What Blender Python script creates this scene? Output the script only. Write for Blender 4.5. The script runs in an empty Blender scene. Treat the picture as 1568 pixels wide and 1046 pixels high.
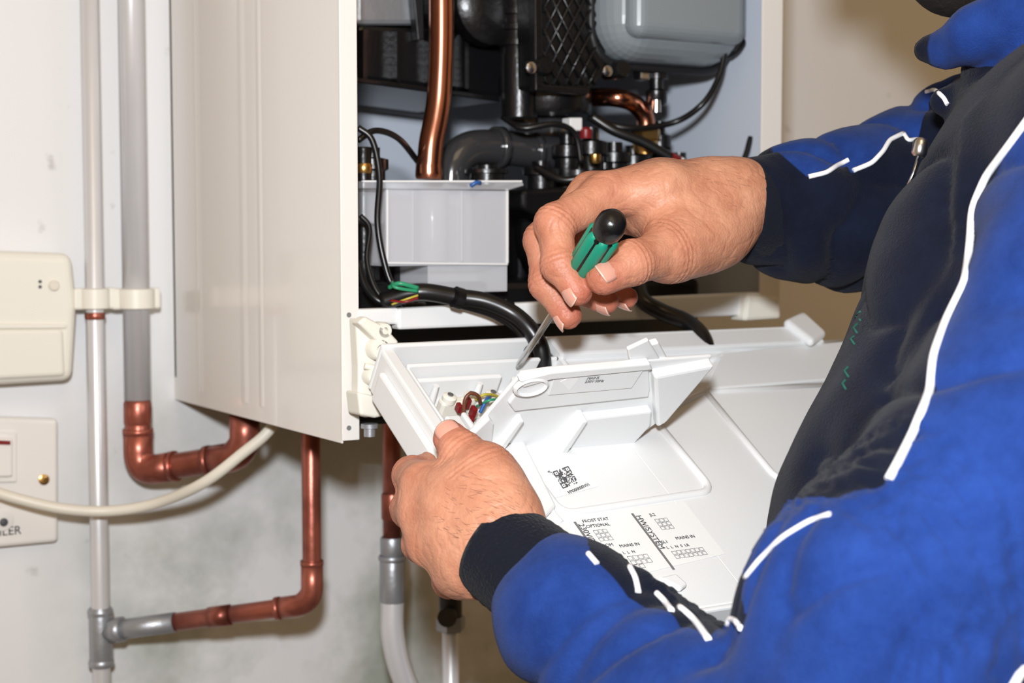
import bpy, bmesh, math, random
import numpy as np
from mathutils import Vector, Matrix, noise
from mathutils.bvhtree import BVHTree
random.seed(4)
V=Vector
# ---------------------------------------------------------------- camera frame
FPX=2440.0; TH=math.radians(32); PH=math.radians(4)
CAM=V((0,-1.345,1.38))
Fw=V((math.sin(TH)*math.cos(PH),math.cos(TH)*math.cos(PH),-math.sin(PH)))
Rt=V((math.cos(TH),-math.sin(TH),0)); Up=Rt.cross(Fw)
def ray(px,py): return Fw+Rt*((px-784)/FPX)+Up*((522.7-py)/FPX)
def hy(px,py,y): d=ray(px,py); return CAM+d*((y-CAM.y)/d.y)
def hx(px,py,x): d=ray(px,py); return CAM+d*((x-CAM.x)/d.x)
def hd(px,py,dep): return CAM+ray(px,py)*dep
def hpl(px,py,o,n): d=ray(px,py); return CAM+d*((o-CAM).dot(n)/d.dot(n))
cam=bpy.data.cameras.new('camera'); cob=bpy.data.objects.new('camera',cam)
bpy.context.scene.collection.objects.link(cob)
cam.sensor_width=36; cam.lens=FPX/1568*36; cam.clip_start=.02
cob.matrix_world=Matrix.Translation(CAM)@Matrix((Rt,Up,-Fw)).transposed().to_4x4()
cam.dof.use_dof=True; cam.dof.focus_distance=1.0; cam.dof.aperture_fstop=8
bpy.context.scene.camera=cob
try:
    bpy.context.scene.view_settings.view_transform='Standard'
except Exception: pass
# ---------------------------------------------------------------- materials
def lin(c):
    c=c/255.0
    return c/12.92 if c<=.04045 else ((c+.055)/1.055)**2.4
def col(r,g,b): return (lin(r),lin(g),lin(b),1)
def mat(name,rgb,rough=.5,metal=0,bump=0,bs=300,var=0,vs=8,rgb2=None,trans=0,coat=0,sheen=0,spec=None,sss=0,stretch=None,alpha=1):
    m=bpy.data.materials.new(name); m.use_nodes=True; nt=m.node_tree; N=nt.nodes; L=nt.links
    b=N['Principled BSDF']; b.inputs['Base Color'].default_value=col(*rgb)
    b.inputs['Roughness'].default_value=rough; b.inputs['Metallic'].default_value=metal
    b.inputs['Transmission Weight'].default_value=trans; b.inputs['Coat Weight'].default_value=coat
    b.inputs['Sheen Weight'].default_value=sheen; b.inputs['Alpha'].default_value=alpha
    if spec is not None: b.inputs['Specular IOR Level'].default_value=spec
    if sss:
        b.inputs['Subsurface Weight'].default_value=sss; b.inputs['Subsurface Radius'].default_value=(.006,.002,.001); b.inputs['Subsurface Scale'].default_value=1
    tc=N.new('ShaderNodeTexCoord'); src=tc.outputs['Object']
    if stretch:
        mp=N.new('ShaderNodeMapping'); mp.inputs['Scale'].default_value=stretch; L.new(src,mp.inputs[0]); src=mp.outputs[0]
    if var:
        n=N.new('ShaderNodeTexNoise'); n.inputs['Scale'].default_value=vs; n.inputs['Detail'].default_value=6; L.new(src,n.inputs['Vector'])
        r=N.new('ShaderNodeValToRGB'); r.color_ramp.elements[0].position=.5-.5*(1-var)*.5; r.color_ramp.elements[1].position=.72
        c2=rgb2 or tuple(int(x*.6) for x in rgb)
        r.color_ramp.elements[0].color=col(*rgb); r.color_ramp.elements[1].color=tuple(a*(1-var)+bb*var for a,bb in zip(col(*rgb),col(*c2)))
        L.new(n.outputs['Fac'],r.inputs[0]); L.new(r.outputs[0],b.inputs['Base Color'])
    if bump:
        n=N.new('ShaderNodeTexNoise'); n.inputs['Scale'].default_value=bs; n.inputs['Detail'].default_value=4; L.new(src,n.inputs['Vector'])
        bp=N.new('ShaderNodeBump'); bp.inputs['Strength'].default_value=bump; bp.inputs['Distance'].default_value=.002
        L.new(n.outputs['Fac'],bp.inputs['Height']); L.new(bp.outputs[0],b.inputs['Normal'])
    return m
M_panel=mat('white_enamel',(227,223,218),.24,coat=.25)
M_inner=mat('inner_white',(200,208,220),.45)
M_plast=mat('white_plastic',(226,227,227),.38,bump=.03,bs=500)
M_ivory=mat('ivory_plastic',(226,223,212),.4)
M_black=mat('black_plastic',(15,15,17),.3,bump=.15,bs=250)
M_dark=mat('dark_cast',(22,22,25),.5,bump=.3,bs=120)
M_smoke=mat('smoky_plastic',(52,52,54),.16,coat=.3)
M_silver=mat('silver_painted_pipe',(214,214,217),.33,.3,bump=.10,bs=60,var=.25,vs=25,rgb2=(150,148,145),stretch=(1,1,.3))
M_copper=mat('copper',(222,152,124),.2,1,var=.5,vs=18,rgb2=(130,66,46))
M_copd=mat('tarnished_copper',(172,100,84),.34,.7,bump=.2,bs=90,var=.85,vs=24,rgb2=(98,52,44))
M_brass=mat('brass',(200,158,95),.3,1)
M_steel=mat('steel',(205,205,207),.25,1)
M_gal=mat('galvanised',(160,163,168),.4,.6,bump=.3,bs=90)
M_vess=mat('grey_vessel',(128,137,143),.3,coat=.3)
M_trap=mat('translucent_plastic',(236,238,244),.25,alpha=.34,coat=.4)
M_cable=mat('white_cable',(216,210,196),.45)
M_rubber=mat('black_cable',(14,14,16),.32)
M_red=mat('red_plastic',(120,18,24),.4)
M_green=mat('green_rubber',(16,140,112),.45)
M_gwire=mat('green_wire',(40,140,100),.4)
M_ywire=mat('yellow_wire',(180,165,60),.4)
M_brown=mat('brown_wire',(100,56,38),.4)
M_blue_w=mat('blue_wire',(40,90,160),.4)
M_ink=mat('ink',(74,74,78),.6)
M_teal=mat('teal_thread',(14,84,70),.8)
M_inkg=mat('ink_grey',(115,115,115),.6)
M_label=mat('label_paper',(235,235,233),.25)
M_cuff=mat('knit_cuff',(19,22,32),.95,bump=.7,bs=500,sheen=.06,spec=.12)
M_pipe_w=mat('reflective_piping',(244,244,246),.5)
M_hair=mat('dark_hair',(25,18,14),.7,bump=.8,bs=200)
M_trous=mat('navy_trousers',(25,28,40),.9,bump=.4,bs=300)
M_boot=mat('boot_leather',(30,25,22),.6)
M_nail=mat('fingernail',(206,150,132),.28,coat=.2)
M_lun=mat('fingernail_tip',(214,178,160),.35)
M_eye=mat('eye_white',(230,228,222),.2)
M_iris=mat('iris',(60,45,30),.2)
def fleece():
    m=mat('two_tone_fleece',(30,46,122),.95,bump=.4,bs=800,sheen=.05,spec=.1)
    nt=m.node_tree; N=nt.nodes; L=nt.links; b=N['Principled BSDF']
    a=N.new('ShaderNodeAttribute'); a.attribute_name='blue'
    mr=N.new('ShaderNodeMapRange'); mr.inputs[1].default_value=-.0006; mr.inputs[2].default_value=.0006; L.new(a.outputs['Fac'],mr.inputs[0])
    n=N.new('ShaderNodeTexNoise'); n.inputs['Scale'].default_value=22; n.inputs['Detail'].default_value=7; n.inputs['Roughness'].default_value=.7
    tc=N.new('ShaderNodeTexCoord'); L.new(tc.outputs['Object'],n.inputs['Vector'])
    def ramp(c1,c2):
        r=N.new('ShaderNodeValToRGB'); r.color_ramp.elements[0].position=.35; r.color_ramp.elements[1].position=.68
        r.color_ramp.elements[0].color=col(*c1); r.color_ramp.elements[1].color=col(*c2); L.new(n.outputs['Fac'],r.inputs[0]); return r
    r1=ramp((13,17,31),(20,26,44)); r2=ramp((24,48,106),(35,64,134))
    mx=N.new('ShaderNodeMix'); mx.data_type='RGBA'; L.new(mr.outputs[0],mx.inputs[0]); L.new(r1.outputs[0],mx.inputs[6]); L.new(r2.outputs[0],mx.inputs[7])
    L.new(mx.outputs[2],b.inputs['Base Color']); return m
M_fleece=fleece()
def skinmat():
    m=mat('skin',(205,150,124),.5,spec=.4,sss=.08)
    nt=m.node_tree; N=nt.nodes; L=nt.links; b=N['Principled BSDF']
    a=N.new('ShaderNodeAttribute'); a.attribute_name='red'
    mx=N.new('ShaderNodeMix'); mx.data_type='RGBA'
    mx.inputs[6].default_value=col(202,148,120); mx.inputs[7].default_value=col(182,98,80)
    L.new(a.outputs['Fac'],mx.inputs[0])
    tc=N.new('ShaderNodeTexCoord')
    n=N.new('ShaderNodeTexNoise'); n.inputs['Scale'].default_value=50; n.inputs['Detail'].default_value=8; n.inputs['Roughness'].default_value=.65
    L.new(tc.outputs['Object'],n.inputs['Vector'])
    r=N.new('ShaderNodeValToRGB'); r.color_ramp.elements[0].position=.32; r.color_ramp.elements[1].position=.68
    r.color_ramp.elements[0].color=(.78,.65,.60,1); r.color_ramp.elements[1].color=(1.04,1.02,1.0,1)
    L.new(n.outputs['Fac'],r.inputs[0])
    mu=N.new('ShaderNodeMix'); mu.data_type='RGBA'; mu.blend_type='MULTIPLY'; mu.inputs[0].default_value=1
    L.new(mx.outputs[2],mu.inputs[6]); L.new(r.outputs[0],mu.inputs[7]); L.new(mu.outputs[2],b.inputs['Base Color'])
    vo=N.new('ShaderNodeTexVoronoi'); vo.inputs['Scale'].default_value=600; L.new(tc.outputs['Object'],vo.inputs['Vector'])
    n2=N.new('ShaderNodeTexNoise'); n2.inputs['Scale'].default_value=120; n2.inputs['Detail'].default_value=5; L.new(tc.outputs['Object'],n2.inputs['Vector'])
    ad=N.new('ShaderNodeMath'); ad.operation='MULTIPLY_ADD'; ad.inputs[1].default_value=.35; L.new(vo.outputs['Distance'],ad.inputs[0]); L.new(n2.outputs['Fac'],ad.inputs[2])
    bp=N.new('ShaderNodeBump'); bp.inputs['Strength'].default_value=.42; bp.inputs['Distance'].default_value=.0013
    L.new(ad.outputs[0],bp.inputs['Height']); L.new(bp.outputs[0],b.inputs['Normal'])
    return m
M_skin=skinmat()
def wallmat():
    m=bpy.data.materials.new('painted_plaster'); m.use_nodes=True; nt=m.node_tree; N=nt.nodes; L=nt.links
    b=N['Principled BSDF']; b.inputs['Roughness'].default_value=.5
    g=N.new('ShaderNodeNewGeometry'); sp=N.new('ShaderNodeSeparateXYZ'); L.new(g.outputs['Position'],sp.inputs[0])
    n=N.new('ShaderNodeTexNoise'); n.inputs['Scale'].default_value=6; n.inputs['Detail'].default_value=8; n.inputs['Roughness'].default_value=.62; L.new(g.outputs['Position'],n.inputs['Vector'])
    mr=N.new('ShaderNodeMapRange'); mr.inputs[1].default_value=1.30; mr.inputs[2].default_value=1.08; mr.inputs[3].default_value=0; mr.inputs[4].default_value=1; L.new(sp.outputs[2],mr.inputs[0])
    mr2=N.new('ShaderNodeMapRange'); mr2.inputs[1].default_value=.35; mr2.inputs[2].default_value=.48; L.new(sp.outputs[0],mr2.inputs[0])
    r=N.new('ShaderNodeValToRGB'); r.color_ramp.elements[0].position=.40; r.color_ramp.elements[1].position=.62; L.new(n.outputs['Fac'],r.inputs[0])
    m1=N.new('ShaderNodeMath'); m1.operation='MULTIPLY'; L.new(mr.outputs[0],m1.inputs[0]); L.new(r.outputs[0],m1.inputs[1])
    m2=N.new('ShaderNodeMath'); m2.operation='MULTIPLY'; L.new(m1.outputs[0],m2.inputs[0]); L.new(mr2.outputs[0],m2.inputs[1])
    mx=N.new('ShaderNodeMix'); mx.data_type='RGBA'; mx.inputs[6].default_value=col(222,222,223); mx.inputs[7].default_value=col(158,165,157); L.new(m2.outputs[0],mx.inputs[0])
    n3=N.new('ShaderNodeTexNoise'); n3.inputs['Scale'].default_value=38; n3.inputs['Detail'].default_value=5; L.new(g.outputs['Position'],n3.inputs['Vector'])
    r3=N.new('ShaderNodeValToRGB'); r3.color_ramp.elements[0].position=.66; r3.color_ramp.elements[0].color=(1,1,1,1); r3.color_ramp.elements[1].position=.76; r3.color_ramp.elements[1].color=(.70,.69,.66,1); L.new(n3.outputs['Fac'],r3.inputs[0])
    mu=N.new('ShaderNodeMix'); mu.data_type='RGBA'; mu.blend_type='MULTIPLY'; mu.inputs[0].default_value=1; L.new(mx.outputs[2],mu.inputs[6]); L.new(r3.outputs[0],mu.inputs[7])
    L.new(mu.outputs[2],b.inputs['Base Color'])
    bp=N.new('ShaderNodeBump'); bp.inputs['Strength'].default_value=.25; bp.inputs['Distance'].default_value=.004; L.new(n.outputs['Fac'],bp.inputs['Height']); L.new(bp.outputs[0],b.inputs['Normal'])
    return m
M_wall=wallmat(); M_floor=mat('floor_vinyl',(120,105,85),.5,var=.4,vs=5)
# ---------------------------------------------------------------- mesh helpers
def empty(name,loc=(0,0,0)):
    o=bpy.data.objects.new(name,None); o.location=loc; o.empty_display_size=.05
    bpy.context.scene.collection.objects.link(o); return o
def mk(name,vs,fs,m,parent=None,smooth=False,bevel=0,seg=2):
    me=bpy.data.meshes.new(name); me.from_pydata([tuple(v) for v in vs],[],fs)
    bm=bmesh.new(); bm.from_mesh(me); bmesh.ops.recalc_face_normals(bm,faces=bm.faces); bm.to_mesh(me); bm.free()
    o=bpy.data.objects.new(name,me); bpy.context.scene.collection.objects.link(o)
    for mm in (m if isinstance(m,(list,tuple)) else [m]): me.materials.append(mm)
    if smooth: me.shade_smooth()
    if bevel:
        bv=o.modifiers.new('bevel','BEVEL'); bv.width=bevel; bv.segments=seg; bv.limit_method='ANGLE'
    if parent: setp(o,parent)
    return o
def setp(o,p):
    o.parent=p
    o.matrix_parent_inverse=Matrix.Translation(-V(p.location))
def prism(name,pts,off,m,parent=None,bevel=0,seg=2):
    n=len(pts); vs=[V(p) for p in pts]+[V(p)+off for p in pts]
    fs=[tuple(range(n)),tuple(range(2*n-1,n-1,-1))]+[(i,(i+1)%n,n+(i+1)%n,n+i) for i in range(n)]
    return mk(name,vs,fs,m,parent,bevel=bevel,seg=seg)
def box(name,lo,hi,m,parent=None,bevel=0,seg=2):
    a,b=V(lo),V(hi)
    return prism(name,[(a.x,a.y,a.z),(b.x,a.y,a.z),(b.x,b.y,a.z),(a.x,b.y,a.z)],V((0,0,b.z-a.z)),m,parent,bevel,seg)
def catm(pts,n=8):
    P=[V(p) for p in pts]; P=[P[0]*2-P[1]]+P+[P[-1]*2-P[-2]]; out=[]
    for i in range(1,len(P)-2):
        for k in range(n):
            t=k/n; a,b,c,d=P[i-1],P[i],P[i+1],P[i+2]
            out.append(.5*((2*b)+(c-a)*t+(2*a-5*b+4*c-d)*t*t+(3*b-a-3*c+d)*t**3))
    out.append(P[-2]); return out
def fillet(pts,rad,n=8):
    P=[V(p) for p in pts]; out=[P[0]]
    for i in range(1,len(P)-1):
        a=(P[i-1]-P[i]); b=(P[i+1]-P[i]); r=min(rad,a.length*.48,b.length*.48)
        A=P[i]+a.normalized()*r; B=P[i]+b.normalized()*r
        for k in range(n+1):
            t=k/n; out.append(A*(1-t)**2+P[i]*2*t*(1-t)+B*t*t)
    out.append(P[-1]); return out
def sweep(name,pts,r,m,parent=None,seg=20,flat=1.0,smooth=True):
    P=[V(p) for p in pts]; n=len(P)
    R=r if isinstance(r,(list,tuple)) else [r]*n
    vs=[];fs=[]
    t0=(P[1]-P[0]).normalized(); u=t0.orthogonal().normalized()
    for i in range(n):
        t=((P[min(i+1,n-1)]-P[max(i-1,0)])).normalized()
        u=(u-t*u.dot(t)).normalized(); w=t.cross(u)
        for k in range(seg):
            a=2*math.pi*k/seg; vs.append(P[i]+u*math.cos(a)*R[i]+w*math.sin(a)*R[i]*flat)
    for i in range(n-1):
        for k in range(seg):
            fs.append((i*seg+k,i*seg+(k+1)%seg,(i+1)*seg+(k+1)%seg,(i+1)*seg+k))
    fs.append(tuple(range(seg))); fs.append(tuple(range((n-1)*seg,n*seg)))
    o=mk(name,vs,fs,m,parent,smooth=smooth)
    for f in o.data.polygons[-2:]: f.use_smooth=False
    return o
def lathe(name,prof,o,axis,m,parent=None,seg=28,smooth=True):
    ax=V(axis).normalized(); u=ax.orthogonal().normalized(); w=ax.cross(u); vs=[];fs=[]
    for (r,h) in prof:
        for k in range(seg):
            a=2*math.pi*k/seg; vs.append(V(o)+ax*h+(u*math.cos(a)+w*math.sin(a))*r)
    for i in range(len(prof)-1):
        for k in range(seg): fs.append((i*seg+k,i*seg+(k+1)%seg,(i+1)*seg+(k+1)%seg,(i+1)*seg+k))
    fs.append(tuple(range(seg))); fs.append(tuple(range((len(prof)-1)*seg,len(prof)*seg)))
    ob=mk(name,vs,fs,m,parent,smooth=smooth)
    if smooth:
        es=ob.modifiers.new('es','EDGE_SPLIT'); es.split_angle=math.radians(40)
    return ob
def rings(r,H,n,dr):
    p=[]
    for i in range(n):
        h=H*i/n; d=H/n
        p+=[(r,h),(r,h+d*.55),(r+dr,h+d*.6),(r+dr,h+d*.95)]
    p.append((r,H)); return p
def hexn(name,o,axis,r,h,m,parent): return lathe(name,[(r*.9,0),(r,h*.12),(r,h*.88),(r*.9,h)],o,axis,m,parent,seg=6,smooth=False)
def text(name,s,o,xa,ya,size,m,parent,align='LEFT'):
    c=bpy.data.curves.new(name,'FONT'); c.body=s; c.size=size; c.align_x=align; c.extrude=.00008; c.materials.append(m)
    ob=bpy.data.objects.new(name,c); bpy.context.scene.collection.objects.link(ob)
    xa=V(xa).normalized(); za=xa.cross(V(ya)).normalized(); ya=za.cross(xa)
    mw=Matrix.Translation(V(o))@Matrix((xa,ya,za)).transposed().to_4x4()
    ob.parent=parent; ob.matrix_parent_inverse=Matrix.Translation(-V(parent.location)); ob.matrix_basis=mw
    return ob
# ---------------------------------------------------------------- SDF modelling
class Field:
    def __init__(s,lo,hi,h):
        s.lo=np.array(lo,float); s.h=h; s.n=[int(math.ceil((hi[i]-lo[i])/h))+1 for i in range(3)]
        s.F=np.full(s.n,1.0,np.float32); s.ax=[s.lo[i]+h*np.arange(s.n[i]) for i in range(3)]
    def _sub(s,lo,hi):
        sl=[]
        for i in range(3):
            a=max(0,int((lo[i]-s.lo[i])/s.h)-1); b=min(s.n[i],int((hi[i]-s.lo[i])/s.h)+3)
            if b<=a: return None
            sl.append(slice(a,b))
        return tuple(sl)
    def add(s,pr,k):
        kind=pr[0]
        if kind=='c': _,a,b,ra,rb=pr; R=max(ra,rb)+k*1.5+s.h*3; lo=np.minimum(a,b)-R; hi=np.maximum(a,b)+R
        else: _,c,B,rad=pr; R=max(rad)+k*1.5+s.h*3; lo=np.array(c)-R; hi=np.array(c)+R
        sl=s._sub(lo,hi)
        if sl is None: return
        X,Y,Z=np.meshgrid(s.ax[0][sl[0]],s.ax[1][sl[1]],s.ax[2][sl[2]],indexing='ij')
        d=evalp(pr,np.stack([X,Y,Z],-1))
        f=s.F[sl]
        if k>0:
            h=np.maximum(k-np.abs(f-d),0)/k; s.F[sl]=np.minimum(f,d)-h*h*k*.25
        else: s.F[sl]=np.minimum(f,d)
    def mesh(s):
        F=s.F; S=F<0; n=F.shape
        cs=[(i,j,k) for i in (0,1) for j in (0,1) for k in (0,1)]
        def sh(A,c): return A[c[0]:n[0]-1+c[0],c[1]:n[1]-1+c[1],c[2]:n[2]-1+c[2]]
        cnt=sum(sh(S,c).astype(np.int8) for c in cs); act=(cnt>0)&(cnt<8)
        idx=np.argwhere(act); vid=np.full(act.shape,-1,np.int64); vid[act]=np.arange(len(idx))
        acc=np.zeros((len(idx),3)); m=np.zeros(len(idx))
        for a in cs:
            for ax in range(3):
                if a[ax]==0:
                    b=list(a); b[ax]=1; b=tuple(b)
                    fa=F[idx[:,0]+a[0],idx[:,1]+a[1],idx[:,2]+a[2]]; fb=F[idx[:,0]+b[0],idx[:,1]+b[1],idx[:,2]+b[2]]
                    mm=(fa<0)!=(fb<0); t=np.where(mm,fa/np.where(mm,fa-fb,1),0)
                    p=np.array(a)[None,:]+t[:,None]*(np.array(b)-np.array(a))[None,:]
                    acc+=p*mm[:,None]; m+=mm
        vs=s.lo+(idx+acc/np.maximum(m,1)[:,None])*s.h
        fs=[]
        for ax in range(3):
            o1,o2=(ax+1)%3,(ax+2)%3
            a=[slice(None)]*3; b=[slice(None)]*3; a[ax]=slice(0,n[ax]-1); b[ax]=slice(1,n[ax])
            ch=S[tuple(a)]!=S[tuple(b)]
            e=np.argwhere(ch); e=e[(e[:,o1]>0)&(e[:,o1]<n[o1]-1)&(e[:,o2]>0)&(e[:,o2]<n[o2]-1)]
            ins=S[e[:,0],e[:,1],e[:,2]]
            q=[]
            for d1,d2 in ((1,1),(0,1),(0,0),(1,0)):
                c=e.copy(); c[:,o1]-=d1; c[:,o2]-=d2; q.append(vid[c[:,0],c[:,1],c[:,2]])
            q=np.stack(q,1); q[~ins]=q[~ins][:,::-1]; fs.append(q)
        return vs,np.concatenate(fs)
def evalp(pr,P):
    if pr[0]=='c':
        _,a,b,ra,rb=pr; a=np.array(a);b=np.array(b); ab=b-a
        t=np.clip(((P-a)@ab)/max(ab@ab,1e-12),0,1)
        return (np.linalg.norm(P-a-t[...,None]*ab,axis=-1)-(ra+(rb-ra)*t)).astype(np.float32)
    _,c,B,rad=pr; q=(P-np.array(c))@np.array(B).T; rad=np.array(rad)
    k0=np.linalg.norm(q/rad,axis=-1); k1=np.linalg.norm(q/rad**2,axis=-1)
    return (k0*(k0-1)/np.maximum(k1,1e-9)).astype(np.float32)
def npmesh(name,vs,fs,mats,parent):
    me=bpy.data.meshes.new(name); me.vertices.add(len(vs)); me.vertices.foreach_set('co',vs.astype(np.float32).ravel())
    me.loops.add(fs.size); me.loops.foreach_set('vertex_index',fs.astype(np.int32).ravel())
    me.polygons.add(len(fs)); me.polygons.foreach_set('loop_start',(np.arange(len(fs))*4).astype(np.int32))
    me.update(calc_edges=True); me.validate()
    for m in mats: me.materials.append(m)
    me.shade_smooth(); o=bpy.data.objects.new(name,me); bpy.context.scene.collection.objects.link(o)
    if parent: setp(o,parent)
    return o
def smoothv(vs,fs,it=2,w=.5):
    e=np.concatenate([fs[:,[0,1]],fs[:,[1,2]],fs[:,[2,3]],fs[:,[3,0]]])
    for _ in range(it):
        acc=np.zeros_like(vs); c=np.zeros(len(vs))
        np.add.at(acc,e[:,0],vs[e[:,1]]); np.add.at(acc,e[:,1],vs[e[:,0]]); np.add.at(c,e[:,0],1); np.add.at(c,e[:,1],1)
        vs=vs*(1-w)+w*acc/np.maximum(c,1)[:,None]
    return vs
def vnorm(vs,fs):
    a=vs[fs[:,2]]-vs[fs[:,0]]; b=vs[fs[:,3]]-vs[fs[:,1]]; nn=np.cross(a,b); out=np.zeros_like(vs)
    for i in range(4): np.add.at(out,fs[:,i],nn)
    return out/np.maximum(np.linalg.norm(out,axis=1),1e-12)[:,None]
# ================================================================ ROOM
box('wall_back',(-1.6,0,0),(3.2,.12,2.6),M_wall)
box('floor',(-1.6,-2.6,-.05),(3.2,0,0),M_floor)
# ================================================================ LEFT WALL ITEMS
def wallbox(name,pxs,y0,y1,m,parent,bevel=0,seg=3):
    return prism(name,[hy(a,b,y1) for a,b in pxs],V((0,y0-y1,0)),m,parent,bevel,seg)
pr=empty('boiler_programmer',hy(0,490,0))
wallbox('housing',[(-170,378),(112,388),(120,470),(113,583),(-170,600)],-.001,-.034,M_ivory,pr,.008,4)
wallbox('flap_cover',[(-165,505),(98,503),(101,576),(-165,590)],-.03,-.0375,M_ivory,pr,.004,3)
wallbox('flap_lip',[(-165,494),(103,496),(103,503),(-165,505)],-.03,-.0362,M_ivory,pr,.0015)
lathe('button',[(.0045,0),(.0045,.002),(.0035,.003)],hy(82,437,-.0335),(0,-1,0),M_cable,pr)
for i,(a,b) in enumerate([(61,431),(61,439)]):
    lathe('led_%d'%i,[(.0014,0),(.0014,.0012)],hy(a,b,-.0335),(0,-1,0),M_ink,pr,seg=12)
fs_=empty('fused_spur_switch',hy(0,735,0))
wallbox('plate',[(-120,634),(90,641),(90,830),(-120,850)],-.001,-.014,M_panel,fs_,.004,4)
wallbox('rocker_surround',[(-60,660),(26,662),(26,738),(-60,740)],-.012,-.017,M_panel,fs_,.001)
wallbox('rocker',[(-50,668),(20,671),(20,730),(-50,732)],-.015,-.021,M_panel,fs_,.002)
wallbox('red_strip',[(-40,672),(16,675),(16,681),(-40,679)],-.018,-.0218,M_red,fs_)
lathe('screw_1',[(.0045,0),(.0045,.0012),(.003,.0018)],hy(67,734,-.0138),(0,-1,0),M_brass,fs_)
lathe('screw_2',[(.0035,0),(.0035,.002),(.002,.003)],hy(5,799,-.0138),(0,-1,0),M_ink,fs_)
lathe('screw_well',[(.009,0),(.009,.0012),(.008,.0016)],hy(4,796,-.0136),(0,-1,0),M_panel,fs_)
text('label_boiler','BOILER',hy(-28,823,-.0146),(1,0,0),(0,0,1),.0100,M_black,fs_)
# ---- pipes on wall
yp=-.032
p15=empty('heating_pipe',hy(140,500,0))
x0=hy(146,523,yp).x
def zc(py,px,y): return hy(px,py,y).z
zt=2.1
sweep('riser',[(x0,yp,zt),(x0,yp,.0)],.0077,M_silver,p15)
def coll(name,x,y,za,zb,r,m,p): return lathe(name,[(r*.93,0),(r,.0015),(r,abs(zb-za)-.0015),(r*.93,abs(zb-za))],(x,y,min(za,zb)),(0,0,1),m,p)
coll('copper_ring',x0,yp,zc(478,146,yp),zc(489,146,yp),.0085,M_copd,p15)
coll('tee_body',x0,yp,zc(930,152,yp),zc(1020,152,yp),.0098,M_gal,p15)
coll('tee_rim',x0,yp,zc(932,152,yp),zc(941,152,yp),.0108,M_gal,p15)
coll('tee_rim_low',x0,yp,zc(1010,152,yp),zc(1020,152,yp),.0108,M_gal,p15)
zb=zc(968,152,yp)
yc=-.16
xe=hy(477,800,yc).x
A=V((x0,yp,zb)); E=V((xe,yc,zc(925,470,yc))); Tp=V((xe,yc,1.42))
dirb=(E-A).normalized()
sweep('branch_grey',[A,A.lerp(E,.36)],.0085,M_gal,p15)
sweep('branch_rim',[A.lerp(E,.05),A.lerp(E,.11)],.0108,M_gal,p15)
p15b=empty('copper_pipe',E)
pth=fillet([A.lerp(E,.34),E,Tp],.022,10)
sweep('pipe',pth,.0077,M_copd,p15b)
sweep('coupling',[A.lerp(E,.52),A.lerp(E,.62)],.0088,M_copd,p15b)
pe=fillet([E-dirb*.03,E,E+V((0,0,.035))],.024,10); sweep('elbow',pe,.0091,M_copd,p15b)
sweep('elbow_rim_1',[E-dirb*.032,E-dirb*.028],.0096,M_copd,p15b); sweep('elbow_rim_2',[E+V((0,0,.032)),E+V((0,0,.036))],.0096,M_copd,p15b)
p22=empty('heating_pipe',hy(208,400,0)); x1=hy(209,523,yp).x
sweep('riser',[(x1,yp,zt),(x1,yp,zc(612,209,yp))],.0112,M_silver,p22)
p22b=empty('copper_pipe',hy(210,700,yp))
zA=zc(612,209,yp); B1=V((x1,yp,zc(722,212,yp))); C1=hy(375,697,-.11); D1=V((C1.x,C1.y,1.36))
sweep('pipe',fillet([V((x1,yp,zA+.004)),B1,C1,D1],.026,10),.0110,M_copd,p22b)
coll('coupling',x1,yp,zc(650,209,yp),zc(614,209,yp),.0118,M_copd,p22b)
db=(C1-B1).normalized()
sweep('elbow_1',fillet([B1+V((0,0,.036)),B1,B1+db*.036],.028,10),.0126,M_copd,p22b)
sweep('elbow_rim_1',[B1+V((0,0,.032)),B1+V((0,0,.037))],.0131,M_copd,p22b); sweep('elbow_rim_2',[B1+db*.032,B1+db*.037],.0131,M_copd,p22b)
sweep('elbow_2',fillet([C1-db*.036,C1,C1+V((0,0,.036))],.028,10),.0126,M_copd,p22b)
sweep('elbow_rim_3',[C1-db*.037,C1-db*.032],.0131,M_copd,p22b)
def clip(x,r,pz):
    c=empty('pipe_clip',(x,0,pz)); h=.009
    lathe('ring',[(r+.0005,-h),(r+.0045,-h+.001),(r+.0045,h-.001),(r+.0005,h)],(x,yp,pz),(0,0,1),M_ivory,c)
    box('base',(x-r*.8,yp,pz-h*.9),(x+r*.8,-.0005,pz+h*.9),M_ivory,c,.002)
    box('ear_left',(x-r-.010,yp-.003,pz-h),(x-r+.002,yp+.004,pz+h),M_ivory,c,.002)
    box('ear_right',(x+r-.002,yp-.003,pz-h),(x+r+.010,yp+.004,pz+h),M_ivory,c,.002)
clip(x0,.0078,zc(457,146,yp)); clip(x1,.0112,zc(457,210,yp))
cb=empty('mains_cable',hy(150,780,-.03))
sweep('sheath',catm([hy(-120,715,-.020),hy(-40,742,-.030),hy(30,764,-.045),hy(100,779,-.055),hy(170,782,-.065),hy(240,770,-.09),hy(310,740,-.14),hy(370,695,-.16),hy(415,655,-.17),hy(440,600,-.17)],8),.0045,M_cable,cb)
py_=-.175
pc=empty('copper_pipe',hy(600,740,py_)); xx=hy(600,740,py_).x
sweep('pipe',[(xx,py_,1.36),(xx,py_,zc(830,600,py_))],.0077,M_copd,pc)
coll('coupling',xx,py_,zc(755,600,py_),zc(795,600,py_),.0090,M_copd,pc)
fg=empty('flexible_gas_pipe',hy(600,900,py_))
coll('nut_1',xx,py_,zc(822,600,py_),zc(850,600,py_),.0100,M_gal,fg)
coll('reducer',xx,py_,zc(850,600,py_),zc(858,600,py_),.0118,M_gal,fg)
coll('sleeve',xx,py_,zc(858,600,py_),zc(922,600,py_),.0106,M_gal,fg)
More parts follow.
